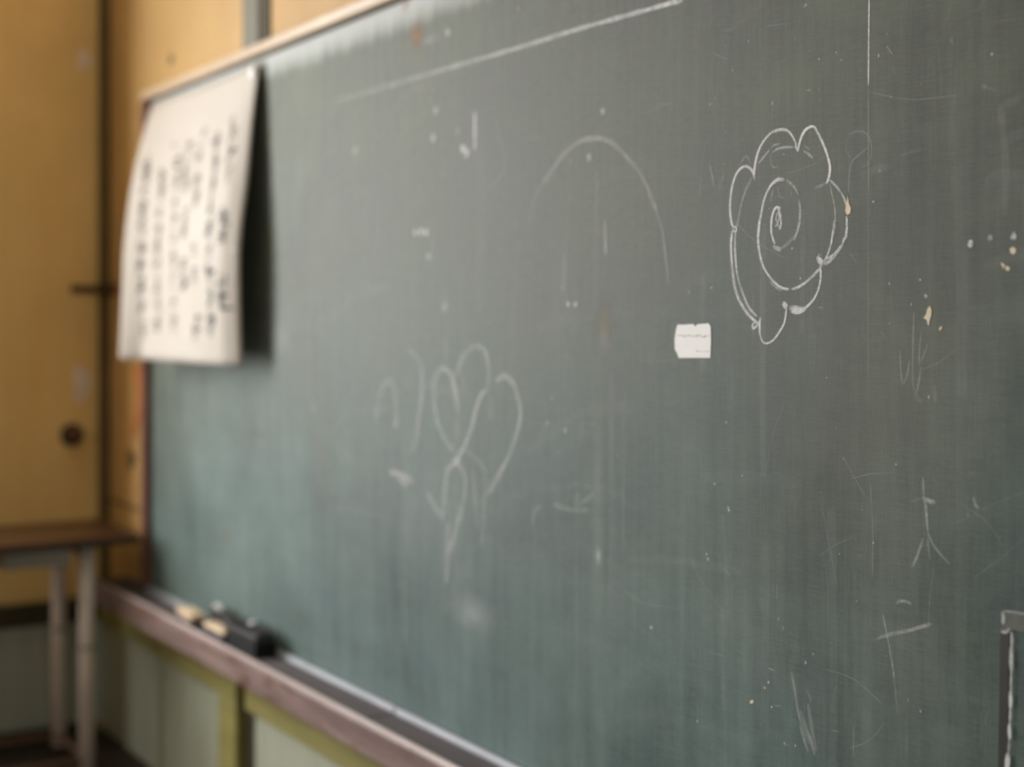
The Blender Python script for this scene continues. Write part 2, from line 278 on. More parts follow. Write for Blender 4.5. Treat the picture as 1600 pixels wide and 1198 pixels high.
# ---------------------------------------------------------------- measured drawings (metres on the board: x, z)
STROKES = {
  'chalk_flower': [(3.6,0.95,[(3.0104,1.4615),(3.0086,1.4704),(3.0027,1.4773),(2.9945,1.4816),(2.985,1.4809),(2.9755,1.475),(2.9683,1.4643),(2.963,1.4485),(2.961,1.4325),(2.9615,1.4178),(2.9647,1.4047),(2.9683,1.4)]),(2.8,0.8,[(2.9671,1.3997),(2.9707,1.4008),(2.9743,1.398),(2.9736,1.3948),(2.9695,1.3947),(2.9671,1.3973),(2.9671,1.4)]),(3.8,0.95,[(3.0097,1.4656),(3.0097,1.4735),(3.0121,1.4844),(3.0179,1.4997),(3.0271,1.5113),(3.0407,1.5208),(3.052,1.5238),(3.0632,1.5241),(3.0731,1.5216),(3.0808,1.5156),(3.0873,1.5065),(3.0906,1.4984),(3.0934,1.4913)]),(4.6,0.55,[(3.0475,1.5224),(3.0542,1.5237),(3.0632,1.5239),(3.0731,1.5219)]),(4.5,0.6,[(3.0873,1.5003),(3.0906,1.4969),(3.0938,1.4917)]),(4.0,0.95,[(3.0938,1.4928),(3.096,1.5025),(3.1003,1.5112),(3.1067,1.5181),(3.1152,1.5213),(3.1226,1.5205),(3.1278,1.5141),(3.1362,1.5012),(3.1444,1.4854),(3.1496,1.4715),(3.1506,1.4609),(3.1475,1.4508),(3.144,1.4454)]),(3.2,0.5,[(3.1475,1.4515),(3.1547,1.4465),(3.1628,1.4399),(3.1699,1.4319)]),(3.2,0.8,[(3.1699,1.4327),(3.1759,1.4234),(3.1789,1.4151)]),(3.6,0.95,[(3.1789,1.4026),(3.1799,1.3908),(3.1779,1.3765),(3.1749,1.3742),(3.1719,1.3662)]),(4.4,0.8,[(3.1729,1.3676),(3.1669,1.3625),(3.1598,1.3553),(3.1496,1.3471),(3.1399,1.3436)]),(3.0,0.6,[(3.1419,1.3486),(3.1496,1.3523),(3.1577,1.3557),(3.1638,1.3607)]),(5.5,0.9,[(3.127,1.3536),(3.1337,1.3495),(3.1403,1.3442)]),(3.2,0.8,[(3.127,1.3536),(3.1303,1.3471),(3.1362,1.3434)]),(3.4,0.9,[(3.133,1.3432),(3.1345,1.3327),(3.133,1.3192),(3.1278,1.3073),(3.1194,1.2968),(3.1067,1.2882),(3.096,1.2841)]),(7.5,0.9,[(3.1077,1.2879),(3.0981,1.2849),(3.0895,1.2846),(3.0808,1.2853)]),(7.0,0.5,[(3.1024,1.2867),(3.0895,1.2877),(3.0775,1.2884)]),(8.0,0.85,[(3.0649,1.2956),(3.0687,1.2925),(3.0731,1.2889)]),(3.0,0.95,[(3.0724,1.2897),(3.0709,1.2804),(3.0676,1.2681),(3.0587,1.2572),(3.0475,1.2462),(3.0339,1.2413),(3.0259,1.2444),(3.0213,1.2538),(3.0202,1.2633),(3.022,1.2759)]),(4.5,0.6,[(3.022,1.257),(3.0206,1.2633),(3.0202,1.268)]),(3.2,0.85,[(3.0216,1.2736),(3.0179,1.2672),(3.0091,1.2614),(3.0063,1.2636),(3.0091,1.2693),(3.0179,1.2677)]),(4.2,0.9,[(2.9663,1.3966),(2.9634,1.3846),(2.963,1.3684),(2.9654,1.3457),(2.9695,1.3229),(2.9755,1.3067),(2.9874,1.2904),(3.0016,1.2776),(3.0179,1.268)]),(3.6,0.6,[(2.9726,1.3962),(2.9712,1.381),(2.9719,1.36),(2.9755,1.3357),(2.9827,1.3178),(2.9922,1.3),(3.0016,1.2871),(3.0156,1.2775)]),(5,0.3,[(2.9827,1.3178),(2.9922,1.3),(3.0016,1.2871),(3.0132,1.2791)]),(4.5,0.25,[(3.0063,1.4659),(2.9945,1.4509),(2.985,1.434),(2.9779,1.4104),(2.9731,1.3945)]),(2,0.25,[(3.0004,1.4616),(2.991,1.448),(2.9874,1.4338)]),(4.2,0.8,[(3.068,1.4572),(3.0565,1.4585),(3.0498,1.4562),(3.0407,1.4504),(3.0328,1.44),(3.0282,1.4309),(3.0236,1.4155),(3.0202,1.3999),(3.0183,1.3845)]),(3.8,0.85,[(3.0213,1.4102),(3.0179,1.3914),(3.0179,1.3756),(3.0213,1.3596),(3.0282,1.3436),(3.0396,1.3307),(3.052,1.321),(3.0654,1.3145),(3.0775,1.3131)]),(5,0.3,[(3.0407,1.3244),(3.052,1.3164),(3.0632,1.3118)]),(4.2,0.8,[(3.0812,1.313),(3.0938,1.3152),(3.1067,1.321),(3.1194,1.3286),(3.1341,1.3394)]),(3.4,0.6,[(3.1341,1.3394),(3.1444,1.3525),(3.1516,1.3664),(3.1557,1.384),(3.1577,1.3988)]),(3.4,0.4,[(3.1567,1.3787),(3.1598,1.3993),(3.1583,1.4172),(3.1547,1.4294),(3.1502,1.4461)]),(3.8,0.4,[(3.072,1.4564),(3.0851,1.4476),(3.0938,1.4354)]),(4.2,0.45,[(3.0949,1.4292),(3.097,1.4169),(3.0964,1.4016),(3.0916,1.3866),(3.0851,1.3771)]),(5,0.25,[(3.0851,1.3801),(3.072,1.3715),(3.0609,1.3666)]),(5,0.55,[(3.062,1.367),(3.052,1.3675),(3.0464,1.3719)]),(7,0.35,[(3.0498,1.3694),(3.0587,1.3659),(3.0598,1.3628)]),(3.8,0.9,[(3.0609,1.4196),(3.0531,1.4221),(3.0475,1.4171),(3.0435,1.4064),(3.043,1.3908),(3.0439,1.3869),(3.0475,1.3773),(3.0509,1.3733)]),(3.0,0.85,[(3.0531,1.4214),(3.0587,1.4163),(3.0614,1.4037),(3.0609,1.396),(3.0587,1.3915)]),(2.4,0.7,[(3.0554,1.401),(3.052,1.4059),(3.0538,1.4128),(3.0565,1.4149),(3.0578,1.4071),(3.0554,1.401),(3.0498,1.3963)]),(4.0,0.55,[(3.052,1.3996),(3.0565,1.3978),(3.0583,1.3934)]),(1.8,0.5,[(3.0373,1.422),(3.0419,1.4213)]),(1.8,0.5,[(3.0554,1.4204),(3.0609,1.4196)]),(3.0,0.5,[(3.0179,1.4831),(3.0294,1.4914),(3.0396,1.4994)]),(2.5,0.35,[(3.043,1.5018),(3.0498,1.505),(3.0609,1.5054)]),(3.0,0.4,[(3.0453,1.495),(3.0542,1.4991),(3.0698,1.4998),(3.0851,1.4982)]),(3.6,0.5,[(3.1035,1.4913),(3.1131,1.4863),(3.1205,1.4802)]),(3,0.3,[(3.1045,1.4985),(3.1141,1.4922)]),(5,0.2,[(3.1236,1.4415),(3.1341,1.4437),(3.1444,1.4473)]),(2.4,0.2,[(3.043,1.494),(3.0419,1.4832),(3.0475,1.4756),(3.0565,1.4756)]),(2.4,0.2,[(3.0486,1.4498),(3.0441,1.4392),(3.0419,1.4284)]),(2.4,0.18,[(3.0554,1.4492),(3.0587,1.4365),(3.0698,1.4326)]),(2.4,0.15,[(3.0797,1.4442),(3.0819,1.4333)]),(3.4,0.2,[(2.9803,1.4842),(2.9945,1.4956),(3.0039,1.482)])],
  'chalk_ruled_line': [(7.5,(0.62,0.1),[(2.8603,1.7342),(2.8044,1.7345),(2.7267,1.7354),(2.5919,1.7369),(2.4019,1.7358),(2.1832,1.737),(1.9451,1.7371),(1.6928,1.7377)])],
  'chalk_vertical_line': [(2.2,1.0,[(3.2167,1.6668),(3.216,1.6182),(3.2154,1.5602)]),(1.6,0.15,[(3.2154,1.5602),(3.2154,1.4296)])],
  'chalk_dash': [(6,0.75,[(2.279,1.6455),(2.279,1.5759)])],
  'chalk_arch': [(10,0.074,[(2.452,1.4316),(2.4593,1.4446),(2.4763,1.4809),(2.5098,1.5101)]),(9,0.156,[(2.5003,1.5003),(2.547,1.5355),(2.5788,1.5505),(2.6054,1.5579),(2.6359,1.5584)]),(8,0.193,[(2.6054,1.5584),(2.6359,1.5584),(2.6657,1.5539),(2.6989,1.5405),(2.7312,1.5177)]),(9,0.166,[(2.7192,1.5262),(2.7352,1.5137),(2.7589,1.4934),(2.7783,1.4678),(2.7974,1.4356)]),(6,0.175,[(2.7936,1.4429),(2.8125,1.404),(2.8181,1.3732),(2.8237,1.3472),(2.8252,1.3238)]),(2.5,0.115,[(2.7312,1.5153),(2.7491,1.5087),(2.7706,1.5103)])],
  'chalk_hearts': [(10.8,0.253,[(2.2189,1.1063),(2.2112,1.141),(2.1957,1.1717),(2.1682,1.1846),(2.1442,1.176),(2.1296,1.1495),(2.132,1.1217),(2.1442,1.0864),(2.1721,1.0525),(2.2073,1.0346)]),(9.6,0.207,[(2.2151,1.0905),(2.2181,1.0615)]),(10.8,0.193,[(2.2151,1.1703),(2.2342,1.2038),(2.2606,1.2197),(2.2828,1.227),(2.3047,1.2235),(2.3228,1.2058),(2.3264,1.1796),(2.3206,1.1493)]),(10.8,0.345,[(2.3192,1.1493),(2.3011,1.1409),(2.2828,1.1135),(2.268,1.0821),(2.2455,1.0499),(2.2166,1.0186)]),(10.8,0.23,[(2.2151,1.0165),(2.184,0.9982),(2.1721,0.9656),(2.1682,0.9336),(2.1642,0.9055)]),(10.8,0.184,[(2.1666,0.9058),(2.128,0.9293),(2.1075,0.948)]),(10.8,0.207,[(2.2151,1.0165),(2.2418,0.9975),(2.2455,0.9651),(2.2304,0.9248),(2.2073,0.8832),(2.1879,0.8454)]),(12.0,0.184,[(2.184,0.8999),(2.18,0.8404),(2.1761,0.7886)]),(14.4,0.322,[(2.2035,1.0175),(2.2266,1.0167)]),(12.0,0.184,[(2.0315,1.2139),(2.0657,1.2043),(2.0851,1.1763),(2.0842,1.1356),(2.0742,1.0945),(2.0615,1.0448),(2.0487,1.0192)]),(10.8,0.166,[(1.8917,1.0716),(1.9011,1.1065),(1.9151,1.1328),(1.9381,1.1516),(1.9608,1.1515),(1.9788,1.1186),(1.9832,1.0644)]),(14.4,0.138,[(1.9698,1.0762),(1.9877,1.0647)]),(10.8,0.23,[(2.3477,1.1653),(2.3756,1.1766),(2.403,1.1673),(2.4198,1.1461),(2.4299,1.1175),(2.4198,1.0843),(2.3962,1.0461),(2.3617,1.0064),(2.3228,0.9672)]),(6.0,0.138,[(2.4165,1.1459),(2.4285,1.1138),(2.4185,1.0842),(2.3962,1.0498)]),(12.0,0.115,[(2.2754,1.0062),(2.2828,0.9498),(2.2916,0.9014)]),(12.0,0.101,[(2.2455,1.0422),(2.312,1.0094),(2.312,0.9529),(2.3047,0.8765)]),(10.8,0.115,[(2.3335,1.1423),(2.3335,1.0974)]),(12.0,0.101,[(2.238,1.173),(2.2455,1.1463)])],
  'chalk_scribble': [(9,0.32,[(1.9518,0.9745),(1.9921,0.9731),(2.0358,0.9688),(2.0444,0.9573)]),(12,0.24,[(1.9877,0.9685),(2.0272,0.9535)]),(9,0.2,[(2.1034,0.9508),(2.1198,0.9364)])],
  'chalk_stick_figure': [(3.2,0.24,[(3.3012,1.0872),(3.3018,1.0759),(3.3025,1.0646)]),(5,0.3,[(3.3,1.0633),(3.3065,1.0617),(3.3123,1.06),(3.3201,1.0597)]),(3,0.09,[(3.2825,1.0563),(3.2913,1.0595),(3.3,1.0633)]),(3.6,0.288,[(3.3032,1.0613),(3.3055,1.0525),(3.3067,1.0402),(3.3078,1.0291),(3.309,1.0236)]),(3.4,0.228,[(3.3087,1.0235),(3.3158,1.0109),(3.3286,0.9992),(3.3412,0.9904)]),(4,0.252,[(3.3015,1.0147),(3.2971,1.0039),(3.2913,0.9906),(3.2839,0.9782)]),(3,0.15,[(3.3084,1.0224),(3.3094,1.0056),(3.3123,0.9913)]),(3.4,0.228,[(3.3747,1.0721),(3.3764,1.0657),(3.3787,1.0611),(3.3821,1.0598)]),(3,0.09,[(3.3887,1.0606),(3.394,1.0579)]),(2.5,0.072,[(3.3144,1.0906),(3.3215,1.0823)]),(5,0.12,[(3.3646,1.0513),(3.3686,1.0507)]),(5,0.12,[(3.3707,1.1001),(3.374,1.0982)])],
  'chalk_zigzag': [(2.2,0.21,[(3.2659,1.237),(3.2671,1.2146),(3.27,1.1955)]),(2.2,0.21,[(3.2713,1.1949),(3.2775,1.2085),(3.2812,1.2245)]),(2.2,0.196,[(3.2877,1.2816),(3.2857,1.2341),(3.2857,1.1992),(3.2898,1.1836)]),(2.4,0.21,[(3.2898,1.1836),(3.2946,1.1964),(3.2987,1.2186)]),(2.2,0.175,[(3.2987,1.2595),(3.2967,1.2438),(3.295,1.2185)]),(2.2,0.175,[(3.295,1.2185),(3.3027,1.2313),(3.3095,1.2471)]),(8,0.084,[(3.2906,1.1836),(3.3007,1.1746)]),(7,0.091,[(3.3186,1.1957),(3.3198,1.1755)]),(2,0.14,[(3.2363,1.2592),(3.244,1.2495)]),(2,0.14,[(3.1858,1.3554),(3.1956,1.3434)])],
  'chalk_cross': [(2.6,0.252,[(3.2388,0.9151),(3.2464,0.8886),(3.254,0.8578),(3.2576,0.8355)]),(2.2,0.12,[(3.2576,0.8355),(3.2603,0.8154),(3.263,0.7976)]),(4.2,0.3,[(3.2296,0.8836),(3.2464,0.8914),(3.2764,0.9017),(3.2968,0.9098),(3.314,0.9169)]),(3,0.12,[(3.2218,0.8805),(3.2296,0.8841)]),(3.2,0.252,[(3.26,0.9314),(3.2639,0.9346),(3.2719,0.9368),(3.2808,0.936),(3.2829,0.9336)]),(1.8,0.09,[(3.2531,0.8853),(3.2549,0.8626)])],
  'chalk_smear': [(5,0.2,[(3.0814,0.8128),(3.0875,0.7891),(3.0928,0.7654),(3.0963,0.7538)]),(11,0.136,[(3.0963,0.7662),(3.1067,0.7414),(3.1171,0.7267)]),(6,0.16,[(3.1119,0.7772),(3.1188,0.7468),(3.1257,0.7202)]),(5,0.176,[(3.0963,0.7463),(3.105,0.7286),(3.1119,0.7155)]),(4,0.2,[(3.1102,0.7447),(3.1188,0.7271),(3.1239,0.7137)]),(5,0.096,[(3.1067,0.7958),(3.1154,0.7878),(3.1171,0.7808)])],
  'chalk_loop_doodle': [(2.4,0.09,[(3.1795,1.4999),(3.1785,1.485),(3.1863,1.4742)]),(2.4,0.12,[(3.1812,1.5022),(3.1947,1.5069),(3.2113,1.5026),(3.2195,1.4906),(3.2205,1.4758),(3.2146,1.4641),(3.2014,1.4604)]),(2.4,0.132,[(3.2162,1.4848),(3.2014,1.4777),(3.188,1.4691),(3.1839,1.457),(3.1826,1.4322)]),(2,0.09,[(2.927,1.6492),(2.9438,1.6367),(2.9605,1.6341)]),(2.5,0.072,[(2.9396,1.6736),(2.9522,1.6493),(2.9605,1.6617),(2.9459,1.6683)]),(2,0.072,[(2.9438,1.6742),(2.9708,1.6723)]),(2,0.078,[(2.9184,1.7166),(2.9218,1.6935),(2.9141,1.6723)]),(2.4,0.27,[(2.9176,1.4933),(2.9227,1.4774),(2.9278,1.4588)]),(2.4,0.15,[(2.9375,1.4538),(2.9438,1.4672),(2.9501,1.4778)]),(2,0.072,[(3.0287,1.6663),(3.0745,1.6609)]),(2.5,0.18,[(3.2443,1.6048),(3.2484,1.6),(3.2548,1.5917)]),(2,0.15,[(3.2548,1.5773),(3.2595,1.5676)]),(5,0.3,[(3.0453,1.5637),(3.0457,1.5583)]),(2,0.09,[(3.0453,1.5584),(3.0442,1.5386)]),(4,0.21,[(3.3432,1.5985),(3.3449,1.5897)]),(3,0.24,[(3.1094,1.569),(3.1185,1.5683)]),(3,0.24,[(3.1302,1.5692),(3.1313,1.5665)]),(5,0.15,[(3.3861,1.5371),(3.393,1.5328)]),(2,0.12,[(3.393,1.5328),(3.4079,1.5274)]),(4,0.21,[(3.2974,1.5512),(3.2986,1.5487)]),(4,0.21,[(3.2519,1.5427),(3.2535,1.5405)]),(10,0.048,[(3.2014,1.4505),(3.2276,1.4556),(3.2532,1.4581)]),(3,0.06,[(3.2658,1.4689),(3.2874,1.4727),(3.3055,1.4725)]),(8,0.042,[(3.4106,1.5103),(3.4266,1.5127),(3.4423,1.515)]),(12,0.042,[(3.416,1.4719),(3.4319,1.4746),(3.4423,1.4778)]),(12,0.036,[(3.3943,1.4114),(3.3971,1.4291),(3.416,1.4342),(3.4423,1.4297)]),(10,0.042,[(3.4146,1.5031),(3.4133,1.49)])],
  'chalk_specks': [(2,0.385,[(3.0369,0.8087),(3.0497,0.8075)]),(2,0.21,[(3.0479,0.7614),(3.0625,0.7635)]),(2,0.21,[(3.0679,0.7156),(3.0757,0.7146)]),(2.5,0.245,[(2.949,0.9284),(2.9597,0.9202)]),(2,0.175,[(3.1526,0.7537),(3.1658,0.7552)]),(2,0.14,[(3.1966,0.9801),(3.2077,0.9823)]),(1.5,0.175,[(3.1911,0.769),(3.1905,0.7284)]),(1.4,0.084,[(3.2764,0.7825),(3.2764,0.7506)]),(2,0.084,[(3.0588,0.7349),(3.0625,0.7231)]),(2,0.14,[(3.1035,1.3823),(3.1056,1.3761)]),(2,0.21,[(3.1299,1.2877),(3.1341,1.2888),(3.1393,1.2868)]),(2,0.105,[(3.1858,1.3561),(3.1928,1.347)]),(2.6,0.14,[(3.0541,0.9249),(3.0541,0.9008)]),(2,0.14,[(3.0461,0.9237),(3.0468,0.9111)]),(1.4,0.14,[(3.0076,1.3115),(3.0076,1.238)]),(1.4,0.098,[(3.2154,1.5554),(3.2154,1.1937)]),(1.5,0.084,[(3.019,1.4878),(3.024,1.2726)]),(8,0.105,[(2.6007,1.11),(2.613,1.0985),(2.5989,1.0792)]),(9,0.126,[(2.4906,0.9654),(2.4714,0.9527),(2.4656,0.9306)]),(8,0.14,[(2.5283,0.9716),(2.583,0.9683),(2.6269,0.9752)]),(9,0.112,[(2.6007,0.9978),(2.5919,0.9765),(2.6441,1.0022)]),(9,0.21,[(2.6728,1.3722),(2.6694,1.427)]),(9,0.105,[(2.5595,1.3818),(2.5559,1.3146)]),(6,0.084,[(2.3502,1.6188),(2.3814,1.5379),(2.3182,1.4987)])],
}
SPECKS = [(2.0811,1.4415,7,0.5),(2.0584,1.4415,6,0.5),(2.1011,1.4392,6,0.5),(2.2387,1.5835,10,0.45),(2.25,1.5731,9,0.4),(2.1281,1.6152,9,0.3),(2.1378,1.6655,8,0.25),(2.5704,1.2989,5,0.45),(2.5901,1.2987,5,0.45),(2.5632,1.0953,5,0.3),(2.9288,1.0436,1.6,0.6),(2.957,1.0136,1.8,0.4),(2.9583,1.0102,1.8,0.6),(2.9138,0.9367,2.2,0.5),(2.911,0.9427,2,0.5),(2.7862,0.8173,3,0.5),(2.922,1.3176,2,0.35),(2.8732,1.3131,2.2,0.35),(2.9858,1.0604,1.8,0.4),(3.1313,1.3559,1.3,0.6),(3.067,1.4908,1.4,0.5),(3.0825,1.3662,1.6,0.5),(3.0979,1.3265,1.5,0.6),(3.297,1.3199,1.6,0.5),(3.2494,1.3164,1.4,0.4),(3.3697,1.3595,4.2,0.6),(3.398,1.3647,3.8,0.3),(3.4289,1.3645,4.5,0.5),(3.3056,1.3008,3,0.35),(3.0303,0.7809,1.6,0.6),(3.0377,0.7894,2,0.5),(3.0439,0.7583,1.8,0.4),(3.0682,0.7159,2,0.3),(3.0885,0.7176,2,0.35),(3.1072,0.8298,2.4,0.3),(3.2237,0.9998,1.5,0.4),(3.1671,0.9787,1.5,0.3),(3.1615,1.6096,1.5,0.4),(3.1313,1.6063,1.5,0.4),(3.1703,1.5986,1.5,0.3),(3.2341,1.4539,1.6,0.3),(2.9193,1.5755,2,0.3),(2.9517,1.5341,1.5,0.3),(3.2237,1.4172,1.6,0.35),(3.3998,1.5695,2.2,0.3),(3.1049,1.6783,1.6,0.3),(2.9987,1.6504,1.6,0.3),(2.9663,1.6162,2,0.3),(2.9302,1.5831,1.6,0.4),(2.5096,1.1045,5,0.2),(2.5227,1.1452,4,0.2),(3.1449,1.1993,1.3,0.35),(3.2494,1.2685,1.4,0.3),(3.1527,0.8649,1,0.3),(3.2595,1.0991,1.6,0.3),(2.1832,1.8035,8,0.3),(1.7999,1.6246,9,0.25),(2.111,1.3941,8,0.3),(2.1714,1.2972,9,0.2),(1.5956,1.0781,10,0.15),(2.2181,1.617,7,0.2),(2.6644,1.5964,6,0.35),(2.6286,1.5293,7,0.3)]
PATCHES = [(2.6507,0.9879,0.0204,0.2251,0.28,'d'),(2.6525,0.9056,0.0085,0.0175,0.75,'w'),(2.6665,1.2655,0.0311,0.0522,0.5,'t'),(2.6676,1.2431,0.0201,0.0298,0.25,'w'),(2.2696,0.7501,0.0911,0.0372,0.32,'w'),(3.0276,0.8974,0.0162,0.0193,0.14,'d'),(3.2161,0.793,0.021,0.1415,0.17,'d'),(2.5457,1.3251,0.055,0.1976,0.2,'d'),(2.7889,1.2491,0.0305,0.09,0.1,'d'),(2.2033,0.974,0.3886,0.2303,0.12,'d'),(2.1234,0.9208,0.1948,0.1256,0.16,'d'),(2.8656,1.0844,0.0537,0.1331,0.13,'d'),(2.0221,1.2552,0.2075,0.1049,0.08,'d'),(2.7047,1.3219,0.0692,0.2448,0.07,'d'),(1.6431,1.0115,0.081,0.1797,0.16,'t'),(1.4206,1.2304,0.0547,0.044,0.35,'d'),(1.09,0.7374,0.0494,0.0358,0.3,'t'),(2.0632,1.8167,0.0279,0.0318,0.75,'o'),(2.0196,1.8861,0.0183,0.0198,0.5,'o'),(2.1166,1.8005,0.043,0.0121,0.3,'w'),(2.1946,1.8543,0.0351,0.0293,0.3,'w'),(3.1116,1.4209,0.075,0.0825,0.06,'d'),(3.437,1.2826,0.046,0.0245,0.14,'d'),(3.437,1.4266,0.046,0.0141,0.08,'d'),(3.1876,0.9033,0.2547,0.0314,0.05,'d'),(3.099,0.7957,0.0876,0.029,0.06,'d'),(2.1938,0.8629,0.0584,0.129,0.16,'d'),(2.4103,1.1751,0.0707,0.0545,0.08,'d'),(1.7099,0.6683,0.3254,0.0673,0.12,'b'),(2.1734,0.618,0.4185,0.0986,0.12,'b'),(3.3123,1.497,0.0429,0.0225,0.06,'d'),(3.346,1.508,0.0092,0.0589,0.1,'d')]
CHIPS = [[(3.1812,1.4291),(3.1834,1.4177),(3.1866,1.4119),(3.1856,1.4056),(3.1802,1.4035),(3.1769,1.4086),(3.178,1.4165),(3.1802,1.4227)],[(3.3115,1.2891),(3.3141,1.2849),(3.3139,1.2781),(3.3115,1.2726),(3.3101,1.2654),(3.308,1.2677),(3.3069,1.2726),(3.3021,1.2747),(3.3057,1.2788),(3.308,1.2857)],[(3.3297,1.2654),(3.3292,1.2619),(3.3261,1.2596),(3.3249,1.2619),(3.3271,1.2646)],[(3.4242,1.3516),(3.4288,1.353),(3.4322,1.35),(3.4316,1.3461),(3.428,1.3443),(3.4245,1.3471)],[(3.4179,1.3311),(3.4218,1.3322),(3.4242,1.3289),(3.4223,1.3264),(3.4187,1.3278)],[(3.4124,1.3362),(3.4163,1.3344),(3.4182,1.3317),(3.4155,1.3314),(3.4124,1.3336)],[(3.002,0.7575),(3.0069,0.7591),(3.0088,0.7569),(3.0058,0.7537),(3.0012,0.7537)]]
LABEL = [(2.8473,1.2663),(2.8632,1.2663),(2.8831,1.2673),(2.8866,1.2636),(2.8916,1.2668),(2.9165,1.2682),(2.9206,1.2637),(2.9213,1.244),(2.9206,1.2323),(2.92,1.2197),(2.8916,1.2191),(2.8502,1.2182),(2.8458,1.2255),(2.8415,1.2301),(2.8407,1.2449),(2.8444,1.2598)]
TAPE = {
  'dark': [(3.4119,0.9269),(3.4239,0.9305),(3.423,0.8829),(3.4222,0.8332),(3.4196,0.7724),(3.4085,0.7623),(3.4102,0.8304),(3.411,0.8805)],
  'top': [(3.4145,0.9494),(3.4188,0.9516),(3.475,0.9515),(3.475,0.9323),(3.4523,0.9308),(3.4298,0.9309),(3.4153,0.9268),(3.4119,0.9276),(3.4153,0.9325)],
  'edge': [(3.4281,0.9292),(3.4277,0.898),(3.4268,0.8625),(3.4256,0.8269),(3.4239,0.7982),(3.4213,0.7728)],
  'edge2': [(3.4162,0.949),(3.417,0.9413),(3.4162,0.9348)],
  'edge3': [(3.4136,0.9265),(3.4205,0.927),(3.4256,0.9322)],
  'edge4': [(3.4162,0.9497),(3.434,0.9513),(3.475,0.9515)],
}
COLS = [(0.112,0.263,0.175,0.876,1.25),(0.283,0.299,0.321,0.864,0.9),(0.417,0.269,0.491,0.852,0.7),(0.502,0.232,0.592,0.716,0.9),(0.614,0.258,0.726,0.864,1.0),(0.768,0.23,0.852,0.853,1.15),(0.891,0.228,0.929,0.789,0.9)]
HEADS = [(0.344,0.195),(0.623,0.186),(0.872,0.182)]

# ---------------------------------------------------------------- room shell
def struct(name, bm, m, **k):
    o = obj(name, bm, m, **k); o['kind'] = 'structure'; return o
RX, RY, RZ = 8.5, -7.6, 3.0
WB = .02                                                          # plane of the blackboard wall
struct('floor', box(-.2, RX + .2, RY - .2, WB + .2, -.1, 0), MAT['floor'])
struct('ceiling', box(-.2, RX + .2, RY - .2, WB + .2, RZ, RZ + .1), MAT['plaster'])
struct('wall_back', box(-.2, RX + .2, WB, WB + .15, 0, RZ), MAT['wall'])
struct('wall_front', box(-.2, RX + .2, RY - .15, RY, 0, RZ), MAT['wall_side'])
def pierced(x0, x1, wins, z0, z1):
    bm = bmesh.new(); ys = sorted(wins)
    bx(bm, x0, x1, RY, WB, 0, z0); bx(bm, x0, x1, RY, WB, z1, RZ)
    e = RY
    for a, b in ys:
        bx(bm, x0, x1, e, a, z0, z1); e = b
    bx(bm, x0, x1, e, WB, z0, z1)
    return bm
struct('wall_left', pierced(-.15, 0, WIN, *WZ), MAT['wall_side'])
struct('wall_right', pierced(RX, RX + .15, CWIN, 1.1, 2.4), MAT['wall_side'])
def window(n, x0, x1, a, b, z0, z1):
    bm = bmesh.new(); t = .035
    bx(bm, x0, x1, a, a + t, z0, z1); bx(bm, x0, x1, b - t, b, z0, z1); bx(bm, x0, x1, a + t, b - t, z0, z0 + t); bx(bm, x0, x1, a + t, b - t, z1 - t, z1)
    c = (a + b) / 2; bx(bm, x0, x1, c - .02, c + .02, z0 + t, z1 - t)
    bx(bm, x0 + .01, x1 - .01, a + t, c - .02, (z0 + z1) / 2 - .012, (z0 + z1) / 2 + .012)
    bx(bm, x0 + .01, x1 - .01, c + .02, b - t, (z0 + z1) / 2 - .012, (z0 + z1) / 2 + .012)
    struct('window_%d' % n, bm, MAT['conduit'])
for i, (a, b) in enumerate(WIN): window(i + 1, -.10, -.05, a, b, *WZ)
for i, (a, b) in enumerate(CWIN): window(i + 4, RX + .05, RX + .10, a, b, 1.1, 2.4)

# corner post, batten above the board, wainscot rails, stiles and panels
struct('trim_1', box(0, .05, WB - .025, WB, .42, RZ), MAT['post'], bevel=.003)
bm = box(1.151, 1.252, WB - .008, WB, 1.925, RZ)
struct('trim_2', bm, MAT['conduit'], bevel=.004)
bm = box(1.256, 1.312, WB - .005, WB, 1.925, RZ)
struct('trim_3', bm, MAT['gap'])  # dark strip painted as the batten's shadow
struct('trim_4', box(0.0, 1.165, WB - .03, WB, .338, .42), MAT['rail'], bevel=.004)
struct('trim_5', box(1.045, 1.165, WB - .03, WB, .0, .338), MAT['rail'], bevel=.004)
struct('trim_6', box(1.222, RX, WB - .03, WB, .338, .435), MAT['rail'], bevel=.004)
struct('trim_7', box(0.0, 1.045, WB - .012, WB, .0, .338), MAT['panel'])
struct('trim_8', box(1.262, RX, WB - .018, WB, .0, .338), MAT['panel'])
struct('trim_9', box(1.165, 1.222, WB - .004, WB, 0, .435), MAT['gap'])
struct('trim_10', box(1.222, 1.262, WB - .008, WB, 0, .338), MAT['gap'])  # shade of the panel groove painted as a dark strip
struct('trim_11', box(0, .028, RY, WB - .03, .345, .415), MAT['gap'], bevel=.003)  # side wall rail, its unlit darkness put into the colour
struct('trim_12', box(0, .010, RY, WB - .012, .03, .345), MAT['panel'])
struct('shading_pier', box(0, .06, -.76, -.60, 0, RZ), MAT['wall_side'], bevel=.01)     # unseen pier added beside the first window to shade the corner
struct('baseboard_left', box(0, .02, RY, WB - .03, 0, .03), MAT['gap'])
struct('trim_13', box(.05, .47, WB - .004, WB, .712, .722), MAT['post'])

